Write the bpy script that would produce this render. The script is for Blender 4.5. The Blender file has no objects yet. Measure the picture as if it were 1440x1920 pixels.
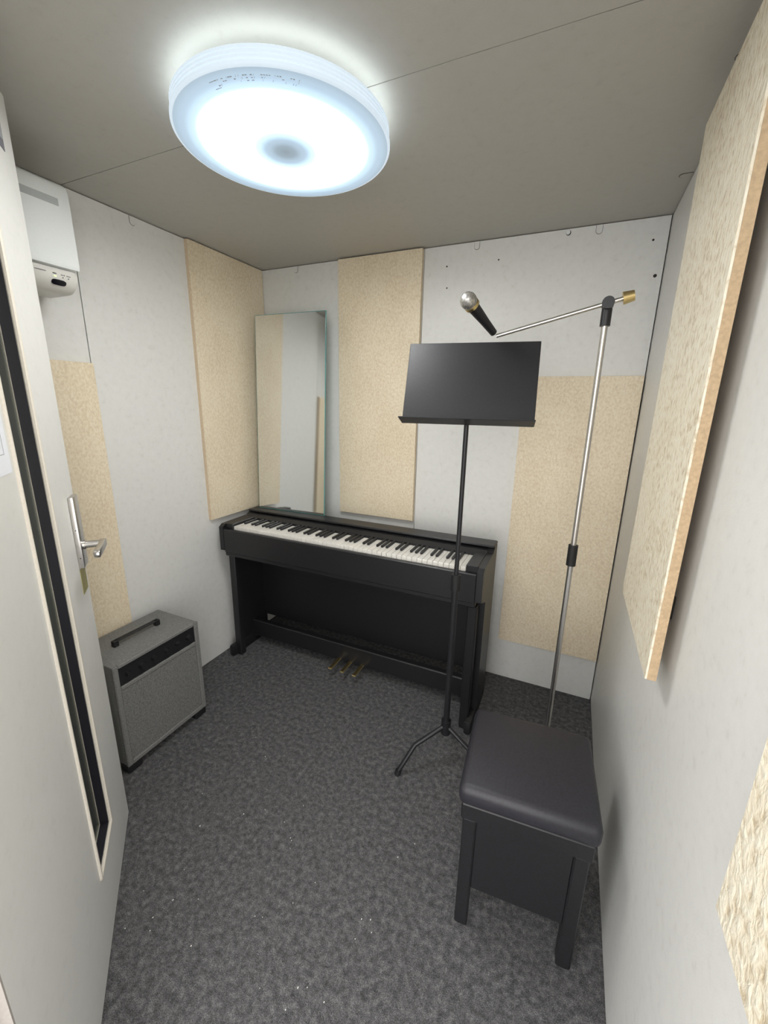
import bpy, bmesh, math, random
from mathutils import Vector, Matrix
random.seed(7)
S = bpy.context.scene
COL = S.collection

# ------------------------------------------------------------------ camera
XL, XR, YB, H = -1.6819, 0.2386, 2.0234, 2.10
F_PX, PITCH, YAW, ROLL, CAM_H = 774.4153, 0.2559, 0.4196, 0.0198, 1.4033
fw = Vector((-math.sin(YAW)*math.cos(PITCH), math.cos(YAW)*math.cos(PITCH), -math.sin(PITCH)))
rt = Vector((math.cos(YAW), math.sin(YAW), 0)); up = rt.cross(fw)
r2 = math.cos(ROLL)*rt + math.sin(ROLL)*up
u2 = -math.sin(ROLL)*rt + math.cos(ROLL)*up
cd = bpy.data.cameras.new('camera'); cam = bpy.data.objects.new('camera', cd); COL.objects.link(cam)
m = Matrix.Identity(4)
for i in range(3):
    m[i][0] = r2[i]; m[i][1] = u2[i]; m[i][2] = -fw[i]
m.translation = Vector((0, 0, CAM_H))
cam.matrix_world = m
cd.sensor_fit = 'HORIZONTAL'; cd.sensor_width = 36.0; cd.lens = 36.0*F_PX/1440.0
cd.clip_start = 0.01
S.camera = cam

# ------------------------------------------------------------------ world / exposure
w = bpy.data.worlds.new('world'); S.world = w; w.use_nodes = True
w.node_tree.nodes['Background'].inputs[0].default_value = (1.0, 0.985, 0.96, 1)
w.node_tree.nodes['Background'].inputs[1].default_value = 4.7
S.view_settings.view_transform = 'Standard'; S.view_settings.look = 'None'
S.view_settings.gamma = 1.0; S.view_settings.use_curve_mapping = False
S.view_settings.exposure = 0.0
LAMP_C = (-0.750, 1.027); LAMP_R = 0.261
LAMP_POWER = 61.0

# ------------------------------------------------------------------ materials
def mat(name, col, rough=0.6, metal=0.0, spec=0.5, fn=None):
    mt = bpy.data.materials.new(name); mt.use_nodes = True
    nt = mt.node_tree; b = nt.nodes['Principled BSDF']
    b.inputs['Base Color'].default_value = (*col, 1); b.inputs['Roughness'].default_value = rough
    b.inputs['Metallic'].default_value = metal; b.inputs['Specular IOR Level'].default_value = spec
    if fn: fn(nt, b)
    return mt
def N(nt, t, **kw):
    n = nt.nodes.new(t)
    for k, v in kw.items():
        if k in n.inputs: n.inputs[k].default_value = v
        else: setattr(n, k, v)
    return n
def coords(nt, scale=(1, 1, 1)):
    g = N(nt, 'ShaderNodeNewGeometry'); mp = N(nt, 'ShaderNodeMapping')
    mp.inputs['Scale'].default_value = scale
    nt.links.new(g.outputs['Position'], mp.inputs['Vector'])
    return mp.outputs['Vector']
def ramp(nt, fac, stops):
    r = N(nt, 'ShaderNodeValToRGB')
    while len(r.color_ramp.elements) < len(stops): r.color_ramp.elements.new(0.5)
    for e, (p, c) in zip(r.color_ramp.elements, stops):
        e.position = p; e.color = (*c, 1)
    nt.links.new(fac, r.inputs['Fac']); return r.outputs['Color']
def bump(nt, b, h, strength, dist):
    bp = N(nt, 'ShaderNodeBump'); bp.inputs['Strength'].default_value = strength; bp.inputs['Distance'].default_value = dist
    nt.links.new(h, bp.inputs['Height']); nt.links.new(bp.outputs['Normal'], b.inputs['Normal'])

def f_wall(c1, c2, c3):
    def fn(nt, b):
        v = coords(nt)
        n1 = N(nt, 'ShaderNodeTexNoise', Scale=38.0, Detail=5.0, Roughness=0.65); nt.links.new(v, n1.inputs['Vector'])
        c = ramp(nt, n1.outputs['Fac'], [(0.30, c1), (0.42, c2), (0.75, c3)])
        nt.links.new(c, b.inputs['Base Color'])
        n2 = N(nt, 'ShaderNodeTexNoise', Scale=260.0, Detail=3.0); nt.links.new(v, n2.inputs['Vector'])
        bump(nt, b, n2.outputs['Fac'], 0.25, 0.0008)
    return fn
def f_board(c1, c2, c3, sc, st):
    def fn(nt, b):
        v = coords(nt, (1, 1, 0.75))
        n1 = N(nt, 'ShaderNodeTexNoise', Scale=sc, Detail=3.0, Roughness=0.55, Distortion=0.4); nt.links.new(v, n1.inputs['Vector'])
        n0 = N(nt, 'ShaderNodeTexNoise', Scale=5.0, Detail=2.0); nt.links.new(v, n0.inputs['Vector'])
        mx = N(nt, 'ShaderNodeMath', operation='MULTIPLY_ADD'); mx.inputs[1].default_value = 0.35; 
        nt.links.new(n0.outputs['Fac'], mx.inputs[0]); nt.links.new(n1.outputs['Fac'], mx.inputs[2])
        c = ramp(nt, mx.outputs[0], [(0.50, c1), (0.64, c2), (0.82, c3)])
        nt.links.new(c, b.inputs['Base Color'])
        bump(nt, b, n1.outputs['Fac'], st, 0.006)
    return fn
def f_carpet(nt, b):
    v = coords(nt)
    n1 = N(nt, 'ShaderNodeTexNoise', Scale=55.0, Detail=9.0, Roughness=0.78); nt.links.new(v, n1.inputs['Vector'])
    n2 = N(nt, 'ShaderNodeTexNoise', Scale=420.0, Detail=3.0, Roughness=0.8); nt.links.new(v, n2.inputs['Vector'])
    a = N(nt, 'ShaderNodeMath', operation='ADD'); nt.links.new(n1.outputs['Fac'], a.inputs[0]); nt.links.new(n2.outputs['Fac'], a.inputs[1])
    h = N(nt, 'ShaderNodeMath', operation='MULTIPLY'); nt.links.new(a.outputs[0], h.inputs[0]); h.inputs[1].default_value = 0.5
    c = ramp(nt, h.outputs[0], [(0.37, (0.022, 0.022, 0.0235)), (0.50, (0.096, 0.095, 0.099)), (0.63, (0.26, 0.257, 0.265))])
    nt.links.new(c, b.inputs['Base Color'])
    bump(nt, b, h.outputs[0], 0.8, 0.004)
def f_speck(c, amt):
    def fn(nt, b):
        v = coords(nt)
        n = N(nt, 'ShaderNodeTexNoise', Scale=180.0, Detail=4.0); nt.links.new(v, n.inputs['Vector'])
        k = ramp(nt, n.outputs['Fac'], [(0.3, tuple(x*(1-amt) for x in c)), (0.7, tuple(min(1, x*(1+amt)) for x in c))])
        nt.links.new(k, b.inputs['Base Color'])
        bump(nt, b, n.outputs['Fac'], 0.2, 0.001)
    return fn

WALL = (0.72, 0.715, 0.69)
M = {}
M['wall'] = mat('wall_vinyl', WALL, 0.42, fn=f_wall((0.655, 0.65, 0.625), (0.70, 0.70, 0.68), (0.735, 0.735, 0.715)))
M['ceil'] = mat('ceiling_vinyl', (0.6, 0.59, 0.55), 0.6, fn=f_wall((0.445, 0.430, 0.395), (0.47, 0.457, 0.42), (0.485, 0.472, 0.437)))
M['gap'] = mat('dark_joint', (0.03, 0.025, 0.022), 0.9)
M['board'] = mat('embossed_board', (0.72, 0.6, 0.42), 0.55, fn=f_board((0.675, 0.565, 0.405), (0.74, 0.635, 0.465), (0.80, 0.71, 0.55), 120.0, 0.30))
M['board_coarse'] = mat('embossed_board_coarse', (0.75, 0.64, 0.47), 0.45, fn=f_board((0.60, 0.505, 0.36), (0.79, 0.715, 0.565), (0.84, 0.785, 0.65), 82.0, 0.7))
M['fibre'] = mat('fibreboard', (0.62, 0.44, 0.25), 0.75, fn=f_speck((0.50, 0.365, 0.225), 0.12))
M['fibre_pale'] = mat('fibreboard_pale', (0.66, 0.53, 0.37), 0.75, fn=f_speck((0.66, 0.53, 0.37), 0.08))
M['carpet'] = mat('carpet', (0.1, 0.1, 0.105), 0.95, spec=0.1, fn=f_carpet)
M['door'] = mat('door_paint', (0.70, 0.70, 0.68), 0.38, fn=f_wall((0.67, 0.67, 0.645), (0.70, 0.70, 0.68), (0.72, 0.72, 0.70)))
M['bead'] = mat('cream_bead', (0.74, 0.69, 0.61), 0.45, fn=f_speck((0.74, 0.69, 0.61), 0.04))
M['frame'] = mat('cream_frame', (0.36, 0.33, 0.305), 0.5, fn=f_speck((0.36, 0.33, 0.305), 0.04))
M['gasket'] = mat('black_spacer', (0.012, 0.012, 0.018), 0.4, fn=f_speck((0.012, 0.012, 0.018), 0.1))
M['jamb'] = mat('grey_jamb', (0.30, 0.305, 0.29), 0.5, fn=f_speck((0.30, 0.305, 0.29), 0.02))
M['steel'] = mat('satin_steel', (0.62, 0.60, 0.58), 0.28, 1.0, fn=f_speck((0.60, 0.58, 0.56), 0.03))
M['chrome'] = mat('chrome', (0.75, 0.75, 0.76), 0.12, 1.0)
M['brass'] = mat('olive_brass', (0.38, 0.34, 0.12), 0.4, 0.5, fn=f_speck((0.38, 0.34, 0.12), 0.15))
M['ac'] = mat('ac_plastic', (0.76, 0.79, 0.79), 0.3, fn=f_speck((0.76, 0.79, 0.79), 0.01))
M['ac_low'] = mat('ac_plastic_lower', (0.66, 0.65, 0.62), 0.35, fn=f_speck((0.66, 0.65, 0.62), 0.01))
M['ac_dark'] = mat('ac_grey', (0.40, 0.42, 0.42), 0.4)
M['black_gloss'] = mat('black_window', (0.004, 0.004, 0.008), 0.1)
M['print'] = mat('grey_print', (0.10, 0.10, 0.11), 0.7)
M['print_pale'] = mat('pale_print', (0.36, 0.38, 0.40), 0.7)
M['paper'] = mat('paper', (0.80, 0.82, 0.88), 0.7, fn=f_speck((0.80, 0.82, 0.88), 0.01))
M['sticker'] = mat('grey_sticker', (0.16, 0.16, 0.19), 0.4)
M['sticker_pale'] = mat('pale_sticker', (0.36, 0.37, 0.41), 0.4)
M['black'] = mat('black_satin', (0.012, 0.012, 0.014), 0.42, fn=f_speck((0.012, 0.012, 0.014), 0.2))
M['black_metal'] = mat('black_metal', (0.02, 0.02, 0.023), 0.4, 0.3, fn=f_speck((0.02, 0.02, 0.023), 0.1))
M['rubber'] = mat('rubber', (0.008, 0.008, 0.009), 0.6, fn=f_speck((0.008, 0.008, 0.009), 0.2))
M['leather'] = mat('black_vinyl', (0.02, 0.019, 0.025), 0.5, fn=f_speck((0.02, 0.019, 0.025), 0.2))
M['ivory'] = mat('key_white', (0.72, 0.70, 0.66), 0.3, fn=f_speck((0.72, 0.70, 0.66), 0.01))
M['grille'] = mat('grey_grille', (0.15, 0.15, 0.145), 0.85, fn=f_speck((0.15, 0.15, 0.145), 0.35))
M['tolex'] = mat('grey_covering', (0.17, 0.17, 0.165), 0.7, fn=f_speck((0.17, 0.17, 0.165), 0.2))
M['mirror'] = mat('mirror_silver', (0.80, 0.82, 0.82), 0.06, 1.0)
M['glass_edge'] = mat('green_glass_edge', (0.10, 0.30, 0.29), 0.15)
M['gold'] = mat('gold_metal', (0.70, 0.56, 0.28), 0.3, 1.0)
M['mesh_grille'] = mat('mic_grille', (0.45, 0.44, 0.42), 0.4, 0.8, fn=f_speck((0.45, 0.44, 0.42), 0.4))
M['lint'] = mat('lint', (0.75, 0.75, 0.72), 0.8)
M['thread'] = mat('dark_thread', (0.01, 0.01, 0.01), 0.8)

def emis(name, col, st):
    mt = bpy.data.materials.new(name); mt.use_nodes = True; nt = mt.node_tree
    b = nt.nodes['Principled BSDF']; b.inputs['Base Color'].default_value = (0.6, 0.62, 0.64, 1); b.inputs['Roughness'].default_value = 0.35
    b.inputs['Emission Color'].default_value = (*col, 1); b.inputs['Emission Strength'].default_value = st
    return mt
M['led'] = emis('green_led', (0.75, 0.95, 0.25), 0.6)
# shade side wall: the plastic glows faintly from the lamp inside
M['shade_side'] = emis('shade_side', (0.74, 0.88, 1.0), 0.70)
M['shade_side'].node_tree.nodes['Principled BSDF'].inputs['Base Color'].default_value = (0.28, 0.30, 0.32, 1)
M['added_uplight'] = emis('added_uplight', (0.84, 0.95, 1.0), 3.4)  # glow for a ring added above the shade to brighten the ceiling
# diffuser: a ring of LEDs sits behind it, so it gives off most light in a ring
mt = emis('diffuser', (0.86, 0.94, 1.0), 1.0); nt = mt.node_tree; b = nt.nodes['Principled BSDF']
tc = N(nt, 'ShaderNodeTexCoord'); ln = N(nt, 'ShaderNodeVectorMath', operation='LENGTH')
mp = N(nt, 'ShaderNodeMapping'); mp.inputs['Scale'].default_value = (1, 1, 0)
nt.links.new(tc.outputs['Object'], mp.inputs['Vector']); nt.links.new(mp.outputs['Vector'], ln.inputs[0])
dv = N(nt, 'ShaderNodeMath', operation='DIVIDE'); dv.inputs[1].default_value = LAMP_R
nt.links.new(ln.outputs['Value'], dv.inputs[0])
rp = N(nt, 'ShaderNodeValToRGB'); rp.color_ramp.interpolation = 'EASE'
els = [(0.0, 0.0050), (0.07, 0.0062), (0.17, 0.0105), (0.27, 0.020), (0.35, 0.10), (0.46, 0.85), (0.57, 1.0), (0.66, 0.40), (0.74, 0.040), (0.82, 0.0165), (0.91, 0.0110), (1.0, 0.0085)]
while len(rp.color_ramp.elements) < len(els): rp.color_ramp.elements.new(0.5)
for e, (p_, v_) in zip(rp.color_ramp.elements, els): e.position = p_; e.color = (v_, v_, v_, 1)
nt.links.new(dv.outputs[0], rp.inputs['Fac'])
ml = N(nt, 'ShaderNodeMath', operation='MULTIPLY'); ml.inputs[1].default_value = LAMP_POWER
nt.links.new(rp.outputs['Color'], ml.inputs[0]); nt.links.new(ml.outputs[0], b.inputs['Emission Strength'])
cr = N(nt, 'ShaderNodeValToRGB')
for e, (p_, c_) in zip(cr.color_ramp.elements, [(0.012, (0.58, 0.80, 1.0, 1)), (0.20, (1.0, 0.995, 0.965, 1))]): e.position = p_; e.color = c_
nt.links.new(rp.outputs['Color'], cr.inputs['Fac']); nt.links.new(cr.outputs['Color'], b.inputs['Emission Color'])
b.inputs['Base Color'].default_value = (0.22, 0.24, 0.26, 1)
M['diffuser'] = mt
# thin window pane: mostly clear, tinted, with a reflection
mt = bpy.data.materials.new('window_glass'); mt.use_nodes = True; nt = mt.node_tree; nt.nodes.clear()
o_ = N(nt, 'ShaderNodeOutputMaterial'); mx = N(nt, 'ShaderNodeMixShader'); tr = N(nt, 'ShaderNodeBsdfTransparent'); gl = N(nt, 'ShaderNodeBsdfGlossy')
tr.inputs['Color'].default_value = (0.88, 0.90, 0.88, 1); gl.inputs['Roughness'].default_value = 0.02
lw_ = N(nt, 'ShaderNodeLayerWeight', Blend=0.5); pw = N(nt, 'ShaderNodeMath', operation='POWER'); pw.inputs[1].default_value = 3.2
ma = N(nt, 'ShaderNodeMath', operation='MULTIPLY_ADD'); ma.inputs[1].default_value = 0.9; ma.inputs[2].default_value = 0.04
nt.links.new(lw_.outputs['Facing'], pw.inputs[0]); nt.links.new(pw.outputs[0], ma.inputs[0]); nt.links.new(ma.outputs[0], mx.inputs[0]); nt.links.new(tr.outputs[0], mx.inputs[1]); nt.links.new(gl.outputs[0], mx.inputs[2]); nt.links.new(mx.outputs[0], o_.inputs[0])
M['glass'] = mt

# ------------------------------------------------------------------ mesh helpers
def box(bm, x0, x1, y0, y1, z0, z1, bev=0.0, seg=1, rot=None):
    t = bmesh.new()
    vs = [t.verts.new((x, y, z)) for x in (x0, x1) for y in (y0, y1) for z in (z0, z1)]
    for f in ((0, 1, 3, 2), (4, 6, 7, 5), (0, 4, 5, 1), (2, 3, 7, 6), (0, 2, 6, 4), (1, 5, 7, 3)):
        t.faces.new([vs[i] for i in f])
    if bev > 0: bmesh.ops.bevel(t, geom=t.edges[:], offset=bev, segments=seg, profile=0.5, affect='EDGES')
    if rot is not None: bmesh.ops.transform(t, matrix=rot, verts=t.verts)
    join(bm, t)
def join(bm, t):
    bmesh.ops.recalc_face_normals(t, faces=t.faces[:])
    me = bpy.data.meshes.new('tmp'); t.to_mesh(me); t.free(); bm.from_mesh(me); bpy.data.meshes.remove(me)
def tube(bm, pts, r, seg=14, caps=True):
    pts = [Vector(p) for p in pts]; t = bmesh.new(); rings = []
    rs = r if isinstance(r, (list, tuple)) else [r]*len(pts)
    ref = None
    for i, p in enumerate(pts):
        d = (pts[min(i+1, len(pts)-1)] - pts[max(i-1, 0)]).normalized()
        if ref is None: ref = Vector((0, 0, 1)) if abs(d.z) < 0.9 else Vector((1, 0, 0))
        a = d.cross(ref).normalized(); c = a.cross(d).normalized(); ref = c
        rings.append([t.verts.new(p + rs[i]*(math.cos(2*math.pi*k/seg)*a + math.sin(2*math.pi*k/seg)*c)) for k in range(seg)])
    for A, B in zip(rings, rings[1:]):
        for k in range(seg): t.faces.new((A[k], A[(k+1) % seg], B[(k+1) % seg], B[k]))
    if caps: t.faces.new(rings[0][::-1]); t.faces.new(rings[-1])
    join(bm, t)
def lathe(bm, prof, seg=64, cx=0, cy=0):
    t = bmesh.new(); rings = []
    for r, z in prof:
        if r < 1e-6: rings.append([t.verts.new((cx, cy, z))])
        else: rings.append([t.verts.new((cx+r*math.cos(2*math.pi*k/seg), cy+r*math.sin(2*math.pi*k/seg), z)) for k in range(seg)])
    for A, B in zip(rings, rings[1:]):
        for k in range(seg):
            k2 = (k+1) % seg
            if len(A) == 1 and len(B) == 1: continue
            if len(A) == 1: t.faces.new((A[0], B[k2], B[k]))
            elif len(B) == 1: t.faces.new((A[k], A[k2], B[0]))
            else: t.faces.new((A[k], A[k2], B[k2], B[k]))
    join(bm, t)
def prism(bm, prof, a0, a1, axis='y', bev=0.0):
    """extrude a closed 2-D outline: axis y -> (x,z) outline, axis x -> (y,z), axis z -> (x,y)"""
    t = bmesh.new()
    def P(u, v, a): return {'y': (u, a, v), 'x': (a, u, v), 'z': (u, v, a)}[axis]
    A = [t.verts.new(P(u, v, a0)) for u, v in prof]; B = [t.verts.new(P(u, v, a1)) for u, v in prof]
    n = len(prof)
    for k in range(n): t.faces.new((A[k], A[(k+1) % n], B[(k+1) % n], B[k]))
    t.faces.new(A[::-1]); t.faces.new(B)
    if bev > 0:
        bmesh.ops.recalc_face_normals(t, faces=t.faces[:])
        ed = [e for e in t.edges if len(e.link_faces) == 2 and e.calc_face_angle(0) > 0.6]
        bmesh.ops.bevel(t, geom=ed, offset=bev, segments=2, profile=0.5, affect='EDGES')
    join(bm, t)
def obj(name, build, mt, parent=None, smooth=False, loc=None):
    bm = bmesh.new(); build(bm)
    me = bpy.data.meshes.new(name); bm.to_mesh(me); bm.free()
    me.materials.append(M[mt])
    if smooth:
        for p in me.polygons: p.use_smooth = True
        me.set_sharp_from_angle(angle=math.radians(38))
    o = bpy.data.objects.new(name, me); COL.objects.link(o)
    if loc: o.location = loc
    if parent: o.parent = parent
    return o
def tag(o, label, cat, group=None, kind=None):
    o['label'] = label
    if cat: o['category'] = cat
    if group: o['group'] = group
    if kind: o['kind'] = kind
    return o
def thing(name, label, cat, loc=(0, 0, 0), rz=0.0, group=None, kind=None):
    o = bpy.data.objects.new(name, None); COL.objects.link(o); o.empty_display_size = 0.1
    o.location = loc; o.rotation_euler = (0, 0, rz)
    return tag(o, label, cat, group, kind)
def clone(src, parent, loc=None, name=None):
    c = src.copy(); COL.objects.link(c); c.parent = parent
    if loc: c.location = loc
    return c
def B(*a, **k): return lambda bm: box(bm, *a, **k)

# ------------------------------------------------------------------ room shell
YF = 0.13           # inner face of the front wall, beside the doorway
SEAM = 1.032
G = 0.0014          # half joint width
fl = obj('floor', B(XL-0.9, XR+0.9, -3.5, YB+0.08, -0.05, 0.0), 'carpet'); tag(fl, 'dark grey needle felt carpet floor of the booth', 'floor', kind='structure')
ce = obj('ceiling', B(XL-0.08, XR+0.08, 0.0, YB+0.08, H+0.012, H+0.06), 'gap'); tag(ce, 'grey ceiling of two flat boards meeting at a thin seam', 'ceiling', kind='structure')
obj('ceiling_board', B(XL-0.04, XR+0.04, 0.0, SEAM-G, H, H+0.012), 'ceil', ce)
obj('ceiling_board', B(XL-0.04, XR+0.04, SEAM+G, YB+0.04, H, H+0.012), 'ceil', ce)
wl = obj('wall_left', B(XL-0.08, XL-0.02, 0.0, YB+0.08, 0.0, H+0.012), 'gap'); tag(wl, 'pale grey left wall of flat boards with a vertical seam', 'wall', kind='structure')
obj('wall_board', B(XL-0.02, XL, 0.0, SEAM+0.01-0.0018, 0.004, H-0.0035), 'wall', wl)
obj('wall_board', B(XL-0.02, XL, SEAM+0.01+0.0018, YB, 0.004, H-0.0035), 'wall', wl)
wb = obj('wall_back', B(XL-0.02, XR+0.02, YB+0.02, YB+0.08, 0.0, H+0.012), 'gap'); tag(wb, 'pale grey back wall with a few small screw holes', 'wall', kind='structure')
obj('wall_board', B(XL, -0.7235-G, YB, YB+0.02, 0.004, H-0.0035), 'wall', wb)
obj('wall_board', B(-0.7235+G, XR-0.004, YB, YB+0.02, 0.004, H-0.0035), 'wall', wb)
wr = obj('wall_right', B(XR+0.02, XR+0.08, 0.0, YB+0.08, 0.0, H+0.012), 'gap'); tag(wr, 'pale grey right wall of the booth', 'wall', kind='structure')
obj('wall_board', B(XR, XR+0.02, 0.0, YB+0.02, 0.005, H-0.0035), 'wall', wr)
wf = obj('wall_front', lambda bm: (box(bm, XL, -0.70, 0.0, YF, 0.004, H), box(bm, -0.70, XR, 0.0, YF, 2.06, H)), 'wall'); tag(wf, 'pale grey front wall around the open doorway', 'wall', kind='structure')
# cream door frame post by the hinge
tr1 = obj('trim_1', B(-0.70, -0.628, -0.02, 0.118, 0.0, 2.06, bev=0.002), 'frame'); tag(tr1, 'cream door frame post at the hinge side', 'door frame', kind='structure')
for (x, z, r) in ((-0.614, 2.012, .0036), (-0.384, 2.015, .0034), (-0.609, 1.923, .0034), (0.212, 1.897, .0062), (0.187, 2.021, .0040)):
    def hole(bm, x=x, z=z, r=r): tube(bm, [(x, YB-0.0008, z), (x, YB+0.004, z)], r, 14)
    obj('screw_hole', hole, 'gap', wb)

# white plastic joint clips along the top edges
def clip_mesh(bm):   # local: x across, y out of the wall, z down
    pr = [(-.011, .006), (-.011, -.014)] + [(.011*math.cos(math.pi+math.pi*k/8), -.014+.011*math.sin(math.pi+math.pi*k/8)) for k in range(1, 8)] + [(.011, -.014), (.011, .006)]
    prism(bm, pr, 0.0, -0.0025, 'y')
def clip_gap(bm):    # thin dark outline behind the clip
    pr = [(-.0122, .006), (-.0122, -.014)] + [(.0122*math.cos(math.pi+math.pi*k/8), -.014+.0122*math.sin(math.pi+math.pi*k/8)) for k in range(1, 8)] + [(.0122, -.014), (.0122, .006)]
    prism(bm, pr, 0.0, -0.0006, 'y')
def clip(loc, rot, label):
    t = thing('panel_clip', label, 'clip', loc, 0, 'plastic clips along the ceiling edge'); t.rotation_euler = rot
    obj('tab', clip_mesh, 'wall', t); obj('edge_gap', clip_gap, 'gap', t)
zc = H-0.010
clip((-1.439, YB, zc), (0, 0, 0), 'small rounded white clip under the ceiling between the corner and the tall back panel')
clip((-0.482, YB, zc), (0, 0, 0), 'small rounded white clip under the ceiling right of the tall back panel')
clip((-0.003, YB, zc), (0, 0, 0), 'small rounded white clip under the ceiling nearest the right back corner')
clip((XL, 1.282, zc), (0, 0, math.pi/2), 'small rounded white clip at the top of the left wall beside the air conditioner')
def loop_clip(loc, label, L):
    t = thing('panel_clip', label, 'clip', loc, 0, 'plastic clips along the ceiling edge')
    w_ = 0.011
    pts = [(0.0, -w_, 0), (-L+w_, -w_, 0)] + [(-L+w_-w_*math.sin(math.pi*k/8), -w_*math.cos(math.pi*k/8), 0) for k in range(1, 8)] + [(-L+w_, w_, 0), (0.0, w_, 0)]
    obj('tab', lambda bm: prism(bm, [(x, y) for x, y, z in pts], -0.0016, 0.0, 'z'), 'ceil', t)
    obj('edge_gap', lambda bm: tube(bm, [(x*1.03, y*1.08, -0.0006) for x, y, z in pts], 0.0007, 6), 'gap', t)
loop_clip((XR-0.002, 1.730, H), 'small looped clip on the ceiling edge near the right back corner', 0.034)
loop_clip((XR-0.010, 1.245, H), 'small looped clip on the ceiling edge above the thick right wall panel', 0.020)
t = thing('screw_cap', 'round white screw cap under the ceiling edge of the back wall', 'screw cap', (-0.116, YB, H-0.016))
obj('cap', lambda bm: tube(bm, [(0, 0, 0), (0, -0.004, 0)], [.0085, .007], 18), 'ac', t, True)
obj('edge_gap', lambda bm: tube(bm, [(0.0015, 0, -0.0015), (0.0015, -0.0006, -0.0015)], .0095, 18), 'gap', t)

# ------------------------------------------------------------------ acoustic panels
def panel(label, x0, x1, y0, y1, z0, z1, face, fm='board', bev=0.0006):
    """fibreboard core with an embossed facing; face = '-y', '+x' or '-x' (towards the room)"""
    t = thing('acoustic_panel', label, 'wall panel', ((x0+x1)/2, (y0+y1)/2, z0), 0, 'tan acoustic boards on the walls')
    cx, cy = (x0+x1)/2, (y0+y1)/2
    a = [x0-cx, x1-cx, y0-cy, y1-cy, 0, z1-z0]; f = list(a); F = 0.004
    if face == '-y': f[3] = a[2]+F; a[2] = f[3]
    if face == '+x': f[0] = a[1]-F; a[1] = f[0]
    if face == '-x': f[1] = a[0]+F; a[0] = f[1]
    obj('core', B(*a), 'fibre' if fm == 'board_coarse' else 'fibre_pale', t); obj('facing', B(*f, bev=bev), fm, t)
    return t
PT = 0.022
panel('tall tan embossed panel on the back wall reaching the ceiling', -1.171, -0.7265, YB-PT, YB, 0.80, H-0.006, '-y')
panel('tan embossed panel on the back wall beside the right corner', -0.226, 0.2325, YB-PT, YB, 0.231, 1.532, '-y')
panel('tan embossed panel at the back end of the left wall reaching the ceiling', XL, XL+PT, 1.525, YB-0.004, 0.80, H-0.005, '+x')
panel('tan panel low on the left wall behind the open door and its lever', XL+0.001, XL+PT, 0.585, 1.037, 0.23, 1.529, '+x')
pr = panel('thick pale tan panel standing off the right wall with a shadow gap', 0.193, 0.2130, 0.886, 1.346, 0.872, 2.040, '-x', 'board_coarse')
for zz in (0.10, 0.98):
    for yy in (-0.12, 0.14): obj('spacer', B(0.010, XR-0.203, yy-0.02, yy+0.02, zz, zz+0.05), 'gap', pr)
panel('coarse tan panel on the right wall nearest the camera', XR-PT, XR, 0.03, 0.479, 0.848, 2.03, '-x', 'board_coarse')

# ------------------------------------------------------------------ door
RZ = math.atan2(-0.648, 0.762)
door = thing('door_1', 'off-white soundproof door swung open with a tall narrow window', 'door', (-1.253, 0.673, 0.0), RZ, kind='structure')
D0, D1, DW, DH, TH = 0.0, 0.818, 0, 2.052, -0.062
WS0, WS1, WZ0, WZ1 = 0.212, 0.388, 0.212, 1.82
def leaf(bm):
    box(bm, D0, WS0, TH, 0, 0.010, DH); box(bm, WS1, D1, TH, 0, 0.010, DH)
    box(bm, WS0, WS1, TH, 0, 0.010, WZ0); box(bm, WS0, WS1, TH, 0, WZ1, DH)
    bmesh.ops.remove_doubles(bm, verts=bm.verts, dist=1e-5)
obj('leaf', leaf, 'door', door)
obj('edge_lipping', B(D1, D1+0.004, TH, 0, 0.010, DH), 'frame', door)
def beads(bm, y0=-0.004, y1=0.005, wd=0.010):
    for (a, b_, c, d) in ((WS0, WS0+wd, WZ0, WZ1), (WS1-wd, WS1, WZ0, WZ1), (WS0, WS1, WZ0, WZ0+wd), (WS0, WS1, WZ1-wd, WZ1)):
        box(bm, a, b_, y0, y1, c, d, bev=0.0025)
obj('glazing_bead', beads, 'bead', door)
obj('glazing_bead', lambda bm: beads(bm, TH-0.005, TH+0.004), 'bead', door)
def spacer(bm, y0, y1, wd=0.009):
    for (a, b_, c, d) in ((WS0, WS0+wd, WZ0, WZ1), (WS1-wd, WS1, WZ0, WZ1), (WS0+wd, WS1-wd, WZ0, WZ0+wd), (WS0+wd, WS1-wd, WZ1-wd, WZ1)):
        box(bm, a, b_, y0, y1, c, d)
obj('glazing_spacer', lambda bm: spacer(bm, -0.0245, -0.0041), 'gasket', door)
obj('inner_bead', lambda bm: spacer(bm, -0.0275, -0.0246, 0.0105), 'bead', door)
obj('inner_jamb', lambda bm: spacer(bm, TH+0.0041, -0.0276), 'jamb', door)
obj('window_pane', B(WS0+0.0106, WS1-0.0106, -0.0272, -0.0250, WZ0+0.0106, WZ1-0.0106), 'glass', door)
obj('window_pane', B(WS0+0.0092, WS1-0.0092, TH+0.005, TH+0.008, WZ0+0.0092, WZ1-0.0092), 'glass', door)
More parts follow.
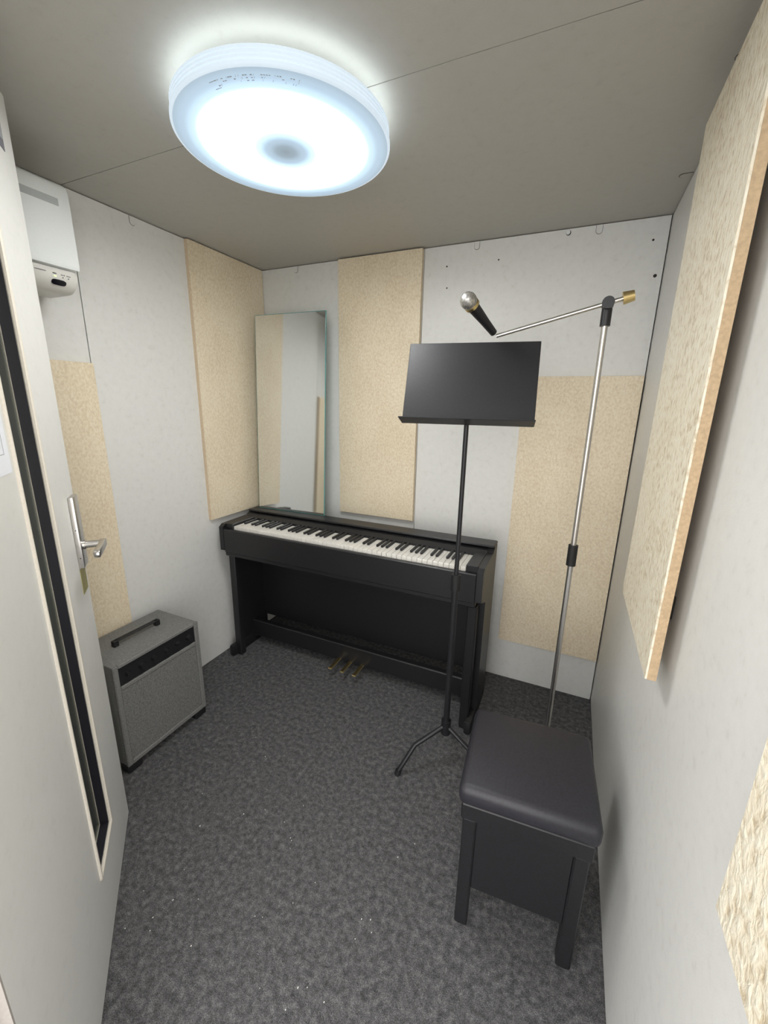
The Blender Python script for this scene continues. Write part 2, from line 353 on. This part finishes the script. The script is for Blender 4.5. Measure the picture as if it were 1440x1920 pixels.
def handle(sign, y0):
    def plate(bm): box(bm, 0.018, 0.070, min(y0, y0+sign*0.013), max(y0, y0+sign*0.013), 0.945, 1.146, bev=0.0022, seg=2)
    h = obj('handle_plate', plate, 'steel', door, True)
    y1 = y0+sign*0.013
    def lev(bm):
        zc_ = 1.006
        tube(bm, [(0.044, y1-sign*0.001, zc_), (0.044, y1+sign*0.006, zc_)], 0.0125, 20)
        tube(bm, [(0.044, y1+sign*0.004, zc_), (0.044, y1+sign*0.052, zc_)], 0.0098, 20)
        pr_ = [(0.034, zc_-0.0105), (0.140, zc_-0.0105)] + [(0.140+0.0105*math.sin(math.pi*k/8), zc_-0.0105*math.cos(math.pi*k/8)) for k in range(1, 8)] + [(0.140, zc_+0.0105), (0.034, zc_+0.0105)]
        ya, yb = sorted((y1+sign*0.040, y1+sign*0.054))
        prism(bm, pr_, ya, yb, 'y', bev=0.002)
    lv = obj('lever', lev, 'steel', h, True)
    for zz in (0.975, 1.055):
        obj('screw', lambda bm, zz=zz: tube(bm, [(0.0697, y0+sign*0.0065, zz), (0.0704, y0+sign*0.0065, zz)], 0.0015, 10), 'gap', h)
handle(1, 0.0); handle(-1, TH)
obj('lock_plate', B(0.014, 0.070, 0.0, 0.0012, 0.868, 0.940), 'brass', door)['label'] = 'olive brass plate under the lever'
# notices on the door (door-local coordinates turned to world by an Empty at the same place)
def doorthing(name, label, cat, s, z):
    p = Matrix.Rotation(RZ, 4, 'Z') @ Vector((s, 0, 0)) + Vector((-1.253, 0.673, z))
    return thing(name, label, cat, p, RZ)
t = doorthing('paper_notice', 'white paper notice stuck on the door beside the window', 'paper', 0.404, 1.267)
obj('sheet', B(0, 0.21, 0.0, 0.0012, 0, 0.297), 'paper', t)
def frame_line(bm):
    w_ = 0.0014
    for a in ((0.022, 0.188, 0.035, 0.035+w_), (0.022, 0.188, 0.262, 0.262+w_), (0.022, 0.022+w_, 0.035, 0.262), (0.188-w_, 0.188, 0.035, 0.262)):
        box(bm, a[0], a[1], 0.0012, 0.0016, a[2], a[3])
obj('printed_frame', frame_line, 'print_pale', t)
t = doorthing('door_sticker', 'dark grey sticker high on the edge side of the door', 'sticker', 0.068, 1.918)
obj('label_sheet', B(0, 0.10, 0, 0.001, 0, 0.062), 'sticker', t)
obj('pale_band', B(0.004, 0.098, 0.001, 0.0014, 0.020, 0.058), 'sticker_pale', t)

# ------------------------------------------------------------------ ceiling lamp
lamp = thing('ceiling_light', 'round white LED ceiling light with a ribbed shade rim', 'ceiling light', (*LAMP_C, H))
obj('base', lambda bm: lathe(bm, [(0, 0), (LAMP_R-0.06, 0), (LAMP_R-0.06, -0.034), (LAMP_R-0.02, -0.036), (LAMP_R-0.02, -0.040), (0, -0.040)], 72), 'ac', lamp, True)
def rim(bm):
    R = LAMP_R; pr_ = [(R-0.006, -0.036), (R-0.002, -0.037)]
    z = -0.038
    for k in range(3):
        pr_ += [(R, z-0.001), (R, z-0.0055), (R-0.0022, z-0.0065), (R-0.0022, z-0.0075)]; z -= 0.0075
    pr_ += [(R-0.001, z-0.001), (R-0.001, -0.063), (R+0.0022, -0.0645), (R+0.0022, -0.0695), (R+0.0005, -0.0715), (R-0.004, -0.0725)]
    lathe(bm, pr_, 96)
obj('shade_rim', rim, 'shade_side', lamp, True)
obj('added_uplight', lambda bm: lathe(bm, [(LAMP_R-0.060, -0.0345), (LAMP_R-0.006, -0.036)], 96), 'added_uplight', lamp, True)  # unseen upward-facing glowing ring, added to light the ceiling around the lamp
def zdisc(r): return -0.0725-0.011*(1-(r/(LAMP_R-0.004))**2)
def disc(bm):
    R = LAMP_R-0.004
    lathe(bm, [(R*(1-k/16), zdisc(R*(1-k/16))) for k in range(17)], 96)
obj('diffuser', disc, 'diffuser', lamp, True)
# caution print along the edge of the diffuser that faces the door (too small to read)
def prints(bm):
    R0 = 0.240
    def zd(r): return zdisc(r)-0.0006
    def mark(a, r, ln_, wd, tilt=0.0):
        ca, sa = math.cos(a), math.sin(a)
        z_ = zd(r)
        q = []
        for du, dvv in ((-ln_/2, -wd/2), (ln_/2, -wd/2), (ln_/2, wd/2), (-ln_/2, wd/2)):
            rr = r + dvv + du*math.sin(tilt); tt = a + du*math.cos(tilt)/r
            q.append(Vector((rr*math.cos(tt), rr*math.sin(tt), zd(rr))))
        vs = [bm.verts.new(v) for v in q] + [bm.verts.new(v+Vector((0, 0, 0.0004))) for v in q]
        for f in ((0, 1, 2, 3), (7, 6, 5, 4), (0, 4, 5, 1), (1, 5, 6, 2), (2, 6, 7, 3), (3, 7, 4, 0)): bm.faces.new([vs[i] for i in f])
    A0 = math.radians(-88)
    for i in range(34):
        a = A0 + i*math.radians(1.26)
        for row in range(3):
            if random.random() < (0.62, 0.45, 0.25)[row]: mark(a, R0-row*0.0065, random.uniform(.003, .005), random.uniform(.0012, .0022), random.choice((0, 0, 1.2)))
    for dr_ in (0, 0.018):  mark(A0-0.035, R0-dr_, 0.016, 0.0010)
obj('caution_print', prints, 'print_pale', lamp)

# ------------------------------------------------------------------ air conditioner on the left wall
D = 0.19; AY0, AY1 = 0.26, 0.932; ZB = 1.722
ac = thing('air_conditioner', 'white wall air conditioner under the ceiling behind the door', 'air conditioner', (XL, (AY0+AY1)/2, ZB))
HL = (AY1-AY0)/2
def acbody(bm):
    prism(bm, [(0, 0.02), (0, 0.296), (D-0.05, 0.296), (D-0.02, 0.285), (D-0.012, 0.07), (D-0.03, 0.05), (D-0.06, 0.02)], -HL, HL, 'y', bev=0.006)
obj('body', acbody, 'ac', ac, True)
def acfront(bm):
    pr_ = [(D-0.013, 0.076), (D+0.004, 0.066), (D+0.006, 0.082), (D+0.004, 0.22), (D+0.001, 0.280), (D-0.006, 0.298), (D-0.020, 0.306), (D-0.046, 0.306), (D-0.046, 0.28)]
    pr_ = pr_
    prism(bm, pr_, -HL, HL, 'y', bev=0.004)
obj('front_panel', acfront, 'ac', ac, True)
def lower(bm):
    pr_ = [(0.03, 0.0)] + [(D-0.055+0.055*math.sin(a), 0.055-0.055*math.cos(a)) for a in [math.pi/2*k/8 for k in range(9)]] + [(D-0.002, 0.0655), (0.03, 0.0655)]
    prism(bm, pr_, -HL+0.002, HL-0.004, 'y', bev=0.012)
lw = obj('lower_housing', lower, 'ac_low', ac, True)
obj('grille_slot', B(D-0.03, D+0.0045, -HL+0.08, HL-0.034, 0.236, 0.256, bev=0.001), 'ac_dark', ac)['label'] = 'grey recessed slot across the front'
def lowpt(a): return Vector((D-0.055+0.0556*math.sin(a), 0, 0.055-0.0556*math.cos(a)))
def on_low(bm, yc, a, ly, la, th=0.0012, seg=20, oval=True):
    p = lowpt(a); nn = Vector((math.sin(a), 0, -math.cos(a))); uu = Vector((0, 1, 0)); vv = nn.cross(uu)
    t = bmesh.new(); A = []; Bv = []
    for k in range(seg):
        an = 2*math.pi*k/seg; ex = 0.5 if oval else 0.12
        cu = math.copysign(abs(math.cos(an))**ex, math.cos(an))*ly; cv = math.copysign(abs(math.sin(an))**0.7, math.sin(an))*la
        q = p + uu*(yc+cu) + vv*cv
        A.append(t.verts.new(q - nn*0.002)); Bv.append(t.verts.new(q + nn*th))
    for k in range(seg): t.faces.new((A[k], A[(k+1) % seg], Bv[(k+1) % seg], Bv[k]))
    t.faces.new(A[::-1]); t.faces.new(Bv); join(bm, t)
obj('receiver_window', lambda bm: on_low(bm, HL-0.062, 0.98, 0.0205, 0.0085), 'black_gloss', lw, True)
obj('indicator_light', lambda bm: on_low(bm, HL-0.074, 1.28, 0.0042, 0.0022), 'led', lw)
obj('indicator_light', lambda bm: on_low(bm, HL-0.052, 1.28, 0.0014, 0.0014), 'print', lw)
obj('indicator_light', lambda bm: on_low(bm, HL-0.036, 1.28, 0.0014, 0.0014), 'print', lw)
def acprint(bm):
    for yc in (HL-0.052, HL-0.036):
        for k in range(3): on_low(bm, yc-0.004+0.004*k, 1.40, 0.0011, 0.0016, 0.0004, 8)
    on_low(bm, HL-0.075, 1.41, 0.0050, 0.0018, 0.0004, 8, False)
    on_low(bm, HL-0.113, 1.42, 0.0150, 0.0011, 0.0004, 8, False)
obj('printed_marks', acprint, 'print', lw)
obj('drain_outlet', lambda bm: lathe(bm, [(0.0, 0.001), (0.034, 0.001), (0.030, -0.014), (0, -0.014)], 24, 0.07, HL-0.135), 'ac_dark', ac, True)

# ------------------------------------------------------------------ digital piano along the back wall
PX0, PX1, PY0, PY1 = -1.628, -0.252, 1.535, 1.846
pn = thing('digital_piano', 'black digital piano with a full keyboard standing along the back wall', 'piano', ((PX0+PX1)/2, PY0, 0))
HW = (PX1-PX0)/2; DP = PY1-PY0
def side(bm, s):
    x0, x1 = (s*HW, s*(HW-0.026)); x0, x1 = min(x0, x1), max(x0, x1)
    prism(bm, [(0.10, 0.06), (DP-0.01, 0.06), (DP-0.01, 0.800), (0.235, 0.800), (0.205, 0.785), (0.02, 0.780), (0.0, 0.765), (0.0, 0.64), (0.10, 0.60)], x0, x1, 'x')
for s in (-1, 1):
    obj('side_panel', lambda bm: side(bm, s), 'black', pn)
    a, b_ = sorted((s*HW, s*(HW-0.032)))
    obj('foot', B(a, b_, 0.0, DP, 0.0, 0.066, bev=0.010, seg=2), 'rubber', pn, True)
    c0 = s*(HW-0.06); obj('front_leg', B(min(c0, c0+s*0.04), max(c0, c0+s*0.04), 0.03, 0.07, 0.0, 0.60, bev=0.004), 'black', pn)
obj('key_bed', B(-HW+0.026, HW-0.026, 0.004, DP-0.03, 0.61, 0.72, bev=0.004), 'black', pn)
obj('key_slip', B(-HW+0.026, HW-0.026, 0.0, 0.022, 0.63, 0.757, bev=0.004), 'black', pn)
KW = 0.0235; K0 = -26*KW
for s in (-1, 1):
    a, b_ = sorted((s*(HW-0.026), s*(26*KW+0.001))); obj('key_block', B(a, b_, 0.022, 0.205, 0.72, 0.785, bev=0.003), 'black', pn)
wk = obj('white_key', B(0.0006, KW-0.0006, 0, 0.15, 0, 0.024, bev=0.0012), 'ivory', pn); wk.location = (K0, 0.026, 0.748)
for i in range(1, 52): clone(wk, pn, (K0+i*KW, 0.026, 0.748))
bk = obj('black_key', B(-0.0055, 0.0055, 0, 0.095, 0, 0.012, bev=0.002), 'black', pn)
first = True
for i in range(51):
    if (i % 7) in (1, 4): continue           # A B C D E F G ...: no black key after B and E
    loc = (K0+(i+1)*KW, 0.081, 0.771)
    if first: bk.location = loc; first = False
    else: clone(bk, pn, loc)
def cover(bm): prism(bm, [(0.178, 0.772), (0.178, 0.782), (0.205, 0.794), (DP-0.01, 0.800), (DP-0.01, 0.72), (0.20, 0.72)], -HW+0.026, HW-0.026, 'x')
obj('control_panel', cover, 'black', pn)
obj('top_lid', B(-HW, HW, 0.222, DP, 0.800, 0.812, bev=0.004), 'black', pn)
obj('back_panel', B(-HW+0.026, HW-0.026, DP-0.03, DP-0.012, 0.14, 0.72), 'black', pn)
pb = obj('pedal_bar', B(-HW+0.026, HW-0.026, DP-0.14, DP-0.10, 0.05, 0.15, bev=0.005), 'black', pn)
for k in (-1, 0, 1): obj('pedal', lambda bm, k=k: box(bm, k*0.07-0.011, k*0.07+0.011, DP-0.24, DP-0.12, 0.055, 0.064, bev=0.003), 'gold', pb)

# frameless mirror standing on the piano, leaned back to the corner
mi = thing('mirror', 'tall frameless mirror standing on the piano in the left corner', 'mirror', (-1.385, 1.825, 0.8125), 0)
mi.rotation_euler = (math.radians(-3.0), 0, math.radians(2))
obj('glass', B(-0.215, 0.215, 0, 0.005, 0.0, 1.03, bev=0.0008), 'glass_edge', mi)
obj('silvered_face', B(-0.212, 0.212, -0.0008, 0, 0.003, 1.027), 'mirror', mi)

# ------------------------------------------------------------------ music stand
ms = thing('music_stand', 'black music stand with a solid tray in front of the piano', 'music stand', (-0.315, 1.33, 0), math.radians(8))
def tray(bm):
    R_ = Matrix.Translation((0, -0.02, 1.345)) @ Matrix.Rotation(math.radians(-20), 4, 'X')
    box(bm, -0.205, 0.205, 0.0, 0.004, 0.0, 0.27, bev=0.0015, rot=R_)
obj('tray', tray, 'black_metal', ms)
obj('ledge', lambda bm: box(bm, -0.205, 0.205, -0.055, 0.0, 0.0, 0.004, bev=0.001, rot=Matrix.Translation((0, -0.02, 1.345)) @ Matrix.Rotation(math.radians(-20), 4, 'X')), 'black_metal', ms)
obj('tilt_bracket', lambda bm: (tube(bm, [(0, 0.03, 1.36), (0, 0.05, 1.42)], 0.012, 12), tube(bm, [(-0.03, 0.042, 1.42), (0.03, 0.042, 1.42)], 0.010, 12)), 'black_metal', ms, True)
obj('inner_pole', lambda bm: tube(bm, [(0, 0.03, 0.75), (0, 0.03, 1.37)], 0.008, 14), 'black_metal', ms, True)
obj('outer_pole', lambda bm: tube(bm, [(0, 0.03, 0.16), (0, 0.03, 0.78)], 0.012, 14), 'black_metal', ms, True)
obj('clutch', lambda bm: tube(bm, [(0, 0.03, 0.76), (0, 0.03, 0.82)], 0.017, 14), 'rubber', ms, True)
obj('hub', lambda bm: tube(bm, [(0, 0.03, 0.14), (0, 0.03, 0.20)], 0.019, 14), 'black_metal', ms, True)
for k in range(3):
    a = math.radians(95+120*k); c, s_ = math.cos(a), math.sin(a)
    lg = obj('leg', lambda bm: tube(bm, [(0.015*c, 0.03+0.015*s_, 0.17), (0.13*c, 0.03+0.13*s_, 0.12), (0.20*c, 0.03+0.20*s_, 0.012)], 0.009, 10), 'black_metal', ms, True)
    obj('rubber_foot', lambda bm: tube(bm, [(0.195*c, 0.03+0.195*s_, 0.020), (0.202*c, 0.03+0.202*s_, 0.0)], 0.012, 10), 'rubber', lg, True)

# ------------------------------------------------------------------ microphone stand
mc = thing('microphone_stand', 'slim microphone stand with a boom arm by the right wall', 'microphone stand', (0.045, 1.42, 0))
obj('round_base', lambda bm: lathe(bm, [(0, 0), (0.125, 0), (0.125, 0.012), (0.11, 0.020), (0.03, 0.030), (0, 0.030)], 40), 'black_metal', mc, True)
obj('pole', lambda bm: tube(bm, [(0, 0, 0.025), (0, 0, 1.65)], 0.0085, 14), 'steel', mc, True)
obj('clutch', lambda bm: tube(bm, [(0, 0, 0.90), (0, 0, 0.97)], 0.015, 14), 'rubber', mc, True)
obj('boom_clamp', lambda bm: (tube(bm, [(0, 0, 1.63), (0, 0, 1.675)], 0.014, 14), tube(bm, [(0, -0.030, 1.687), (0, 0.012, 1.687)], 0.016, 16)), 'black_metal', mc, True)
bo = obj('boom_arm', lambda bm: tube(bm, [(0.05, -0.012, 1.700), (-0.30, -0.012, 1.615)], 0.006, 12), 'steel', mc, True)
obj('counterweight', lambda bm: tube(bm, [(0.035, -0.012, 1.697), (0.062, -0.012, 1.703)], [0.017, 0.014], 16), 'gold', bo, True)
def mic(bm):
    tube(bm, [(0, 0, 0), (0.0, 0, 0.05), (0, 0, 0.13)], [0.011, 0.013, 0.018], 18)
mh = thing('microphone', 'grey microphone held at the end of the boom arm', 'microphone', (-0.265, 1.408, 1.625)); mh.rotation_euler = (math.radians(62), 0, math.radians(-25))
obj('handle', mic, 'black_metal', mh, True)
obj('ring', lambda bm: tube(bm, [(0, 0, 0.128), (0, 0, 0.136)], 0.0225, 20), 'gold', mh, True)
obj('grille', lambda bm: lathe(bm, [(0.019, 0.132)] + [(0.024*math.cos(a), 0.150+0.026*math.sin(a)) for a in [math.pi/2*(k-3)/9 for k in range(0, 12)]] + [(0, 0.176)], 24), 'mesh_grille', mh, True)

# ------------------------------------------------------------------ stool
st = thing('piano_stool', 'black padded stool standing on the carpet by the right wall', 'stool', (0.0, 1.0, 0), math.radians(4))
obj('cushion', B(-0.165, 0.165, -0.155, 0.155, 0.425, 0.485, bev=0.020, seg=3), 'leather', st, True)
obj('seat_frame', B(-0.155, 0.155, -0.145, 0.145, 0.375, 0.426, bev=0.004), 'black', st)
for sx in (-1, 1):
    for sy in (-1, 1):
        def lg(bm, sx=sx, sy=sy):
            x0, x1 = sorted((sx*0.150, sx*0.115)); y0, y1 = sorted((sy*0.140, sy*0.105)); box(bm, x0, x1, y0, y1, 0.0, 0.376, bev=0.004)
        obj('leg', lg, 'black', st)
    obj('apron', B(min(sx*0.14, sx*0.125), max(sx*0.14, sx*0.125), -0.106, 0.106, 0.14, 0.376, bev=0.003), 'black', st)
for sy in (-1, 1): obj('apron', B(-0.116, 0.116, min(sy*0.135, sy*0.122), max(sy*0.135, sy*0.122), 0.14, 0.376, bev=0.003), 'black', st)

# ------------------------------------------------------------------ grey amplifier by the door
am = thing('amplifier', 'squat grey amplifier on black feet against the left wall behind the door', 'amplifier', (-1.520, 0.965, 0))
AX, AYh = 0.125, 0.188
obj('cabinet', B(-AX, AX-0.012, -AYh, AYh, 0.035, 0.47, bev=0.008, seg=2), 'tolex', am, True)
obj('grille_cloth', B(AX-0.014, AX-0.004, -AYh+0.02, AYh-0.02, 0.055, 0.365, bev=0.002), 'grille', am)
def amframe(bm):
    box(bm, AX-0.014, AX, -AYh, -AYh+0.02, 0.035, 0.47, bev=0.003); box(bm, AX-0.014, AX, AYh-0.02, AYh, 0.035, 0.47, bev=0.003)
    box(bm, AX-0.014, AX, -AYh+0.02, AYh-0.02, 0.035, 0.055, bev=0.003); box(bm, AX-0.014, AX, -AYh+0.02, AYh-0.02, 0.455, 0.47, bev=0.003)
    box(bm, AX-0.014, AX, -AYh+0.02, AYh-0.02, 0.365, 0.38, bev=0.003)
obj('baffle_frame', amframe, 'tolex', am)
cp = obj('control_panel', B(AX-0.014, AX-0.006, -AYh+0.02, AYh-0.02, 0.38, 0.455), 'black_metal', am)
for k in range(6): obj('knob', lambda bm, k=k: tube(bm, [(AX-0.007, -0.135+k*0.054, 0.418), (AX+0.010, -0.135+k*0.054, 0.418)], [0.011, 0.009], 14), 'rubber', cp, True)
obj('strap_handle', lambda bm: (box(bm, -0.015, 0.005, -0.09, 0.09, 0.488, 0.494, bev=0.002), box(bm, -0.015, 0.005, -0.10, -0.08, 0.468, 0.494, bev=0.002), box(bm, -0.015, 0.005, 0.08, 0.10, 0.468, 0.494, bev=0.002)), 'rubber', am)
for sx in (-1, 1):
    for sy in (-1, 1):
        x0, x1 = sorted((sx*AX*0.98, sx*(AX-0.05))); y0, y1 = sorted((sy*AYh, sy*(AYh-0.06)))
        obj('foot', B(x0, x1, y0, y1, 0.0, 0.037, bev=0.006), 'rubber', am)

# ------------------------------------------------------------------ lint and threads on the carpet (nobody could count it)
def lint(bm):
    for k in range(34):
        x = random.uniform(-1.1, -0.30); y = random.uniform(0.45, 1.15); s_ = random.uniform(0.0005, 0.0010)
        box(bm, x-s_, x+s_, y-s_, y+s_*random.uniform(1, 3), 0.0, s_*1.6)
tag(obj('carpet_lint', lint, 'lint'), 'tiny white lint specks scattered on the dark carpet', 'lint', kind='stuff')
def threads(bm):
    for k in range(45):
        x = random.uniform(-0.75, 0.15); y = random.uniform(0.45, 0.80); L = random.uniform(0.004, 0.014); a = random.gauss(-0.4, 0.5)
        dx, dy = L*math.sin(a), L*math.cos(a)
        tube(bm, [(x, y, 0.0006), (x+dx*.5+random.uniform(-.001, .001), y+dy*.5, 0.0009), (x+dx, y+dy, 0.0006)], 0.0006, 4)
tag(obj('carpet_threads', threads, 'thread'), 'short dark threads caught in the carpet near the camera', 'threads', kind='stuff')
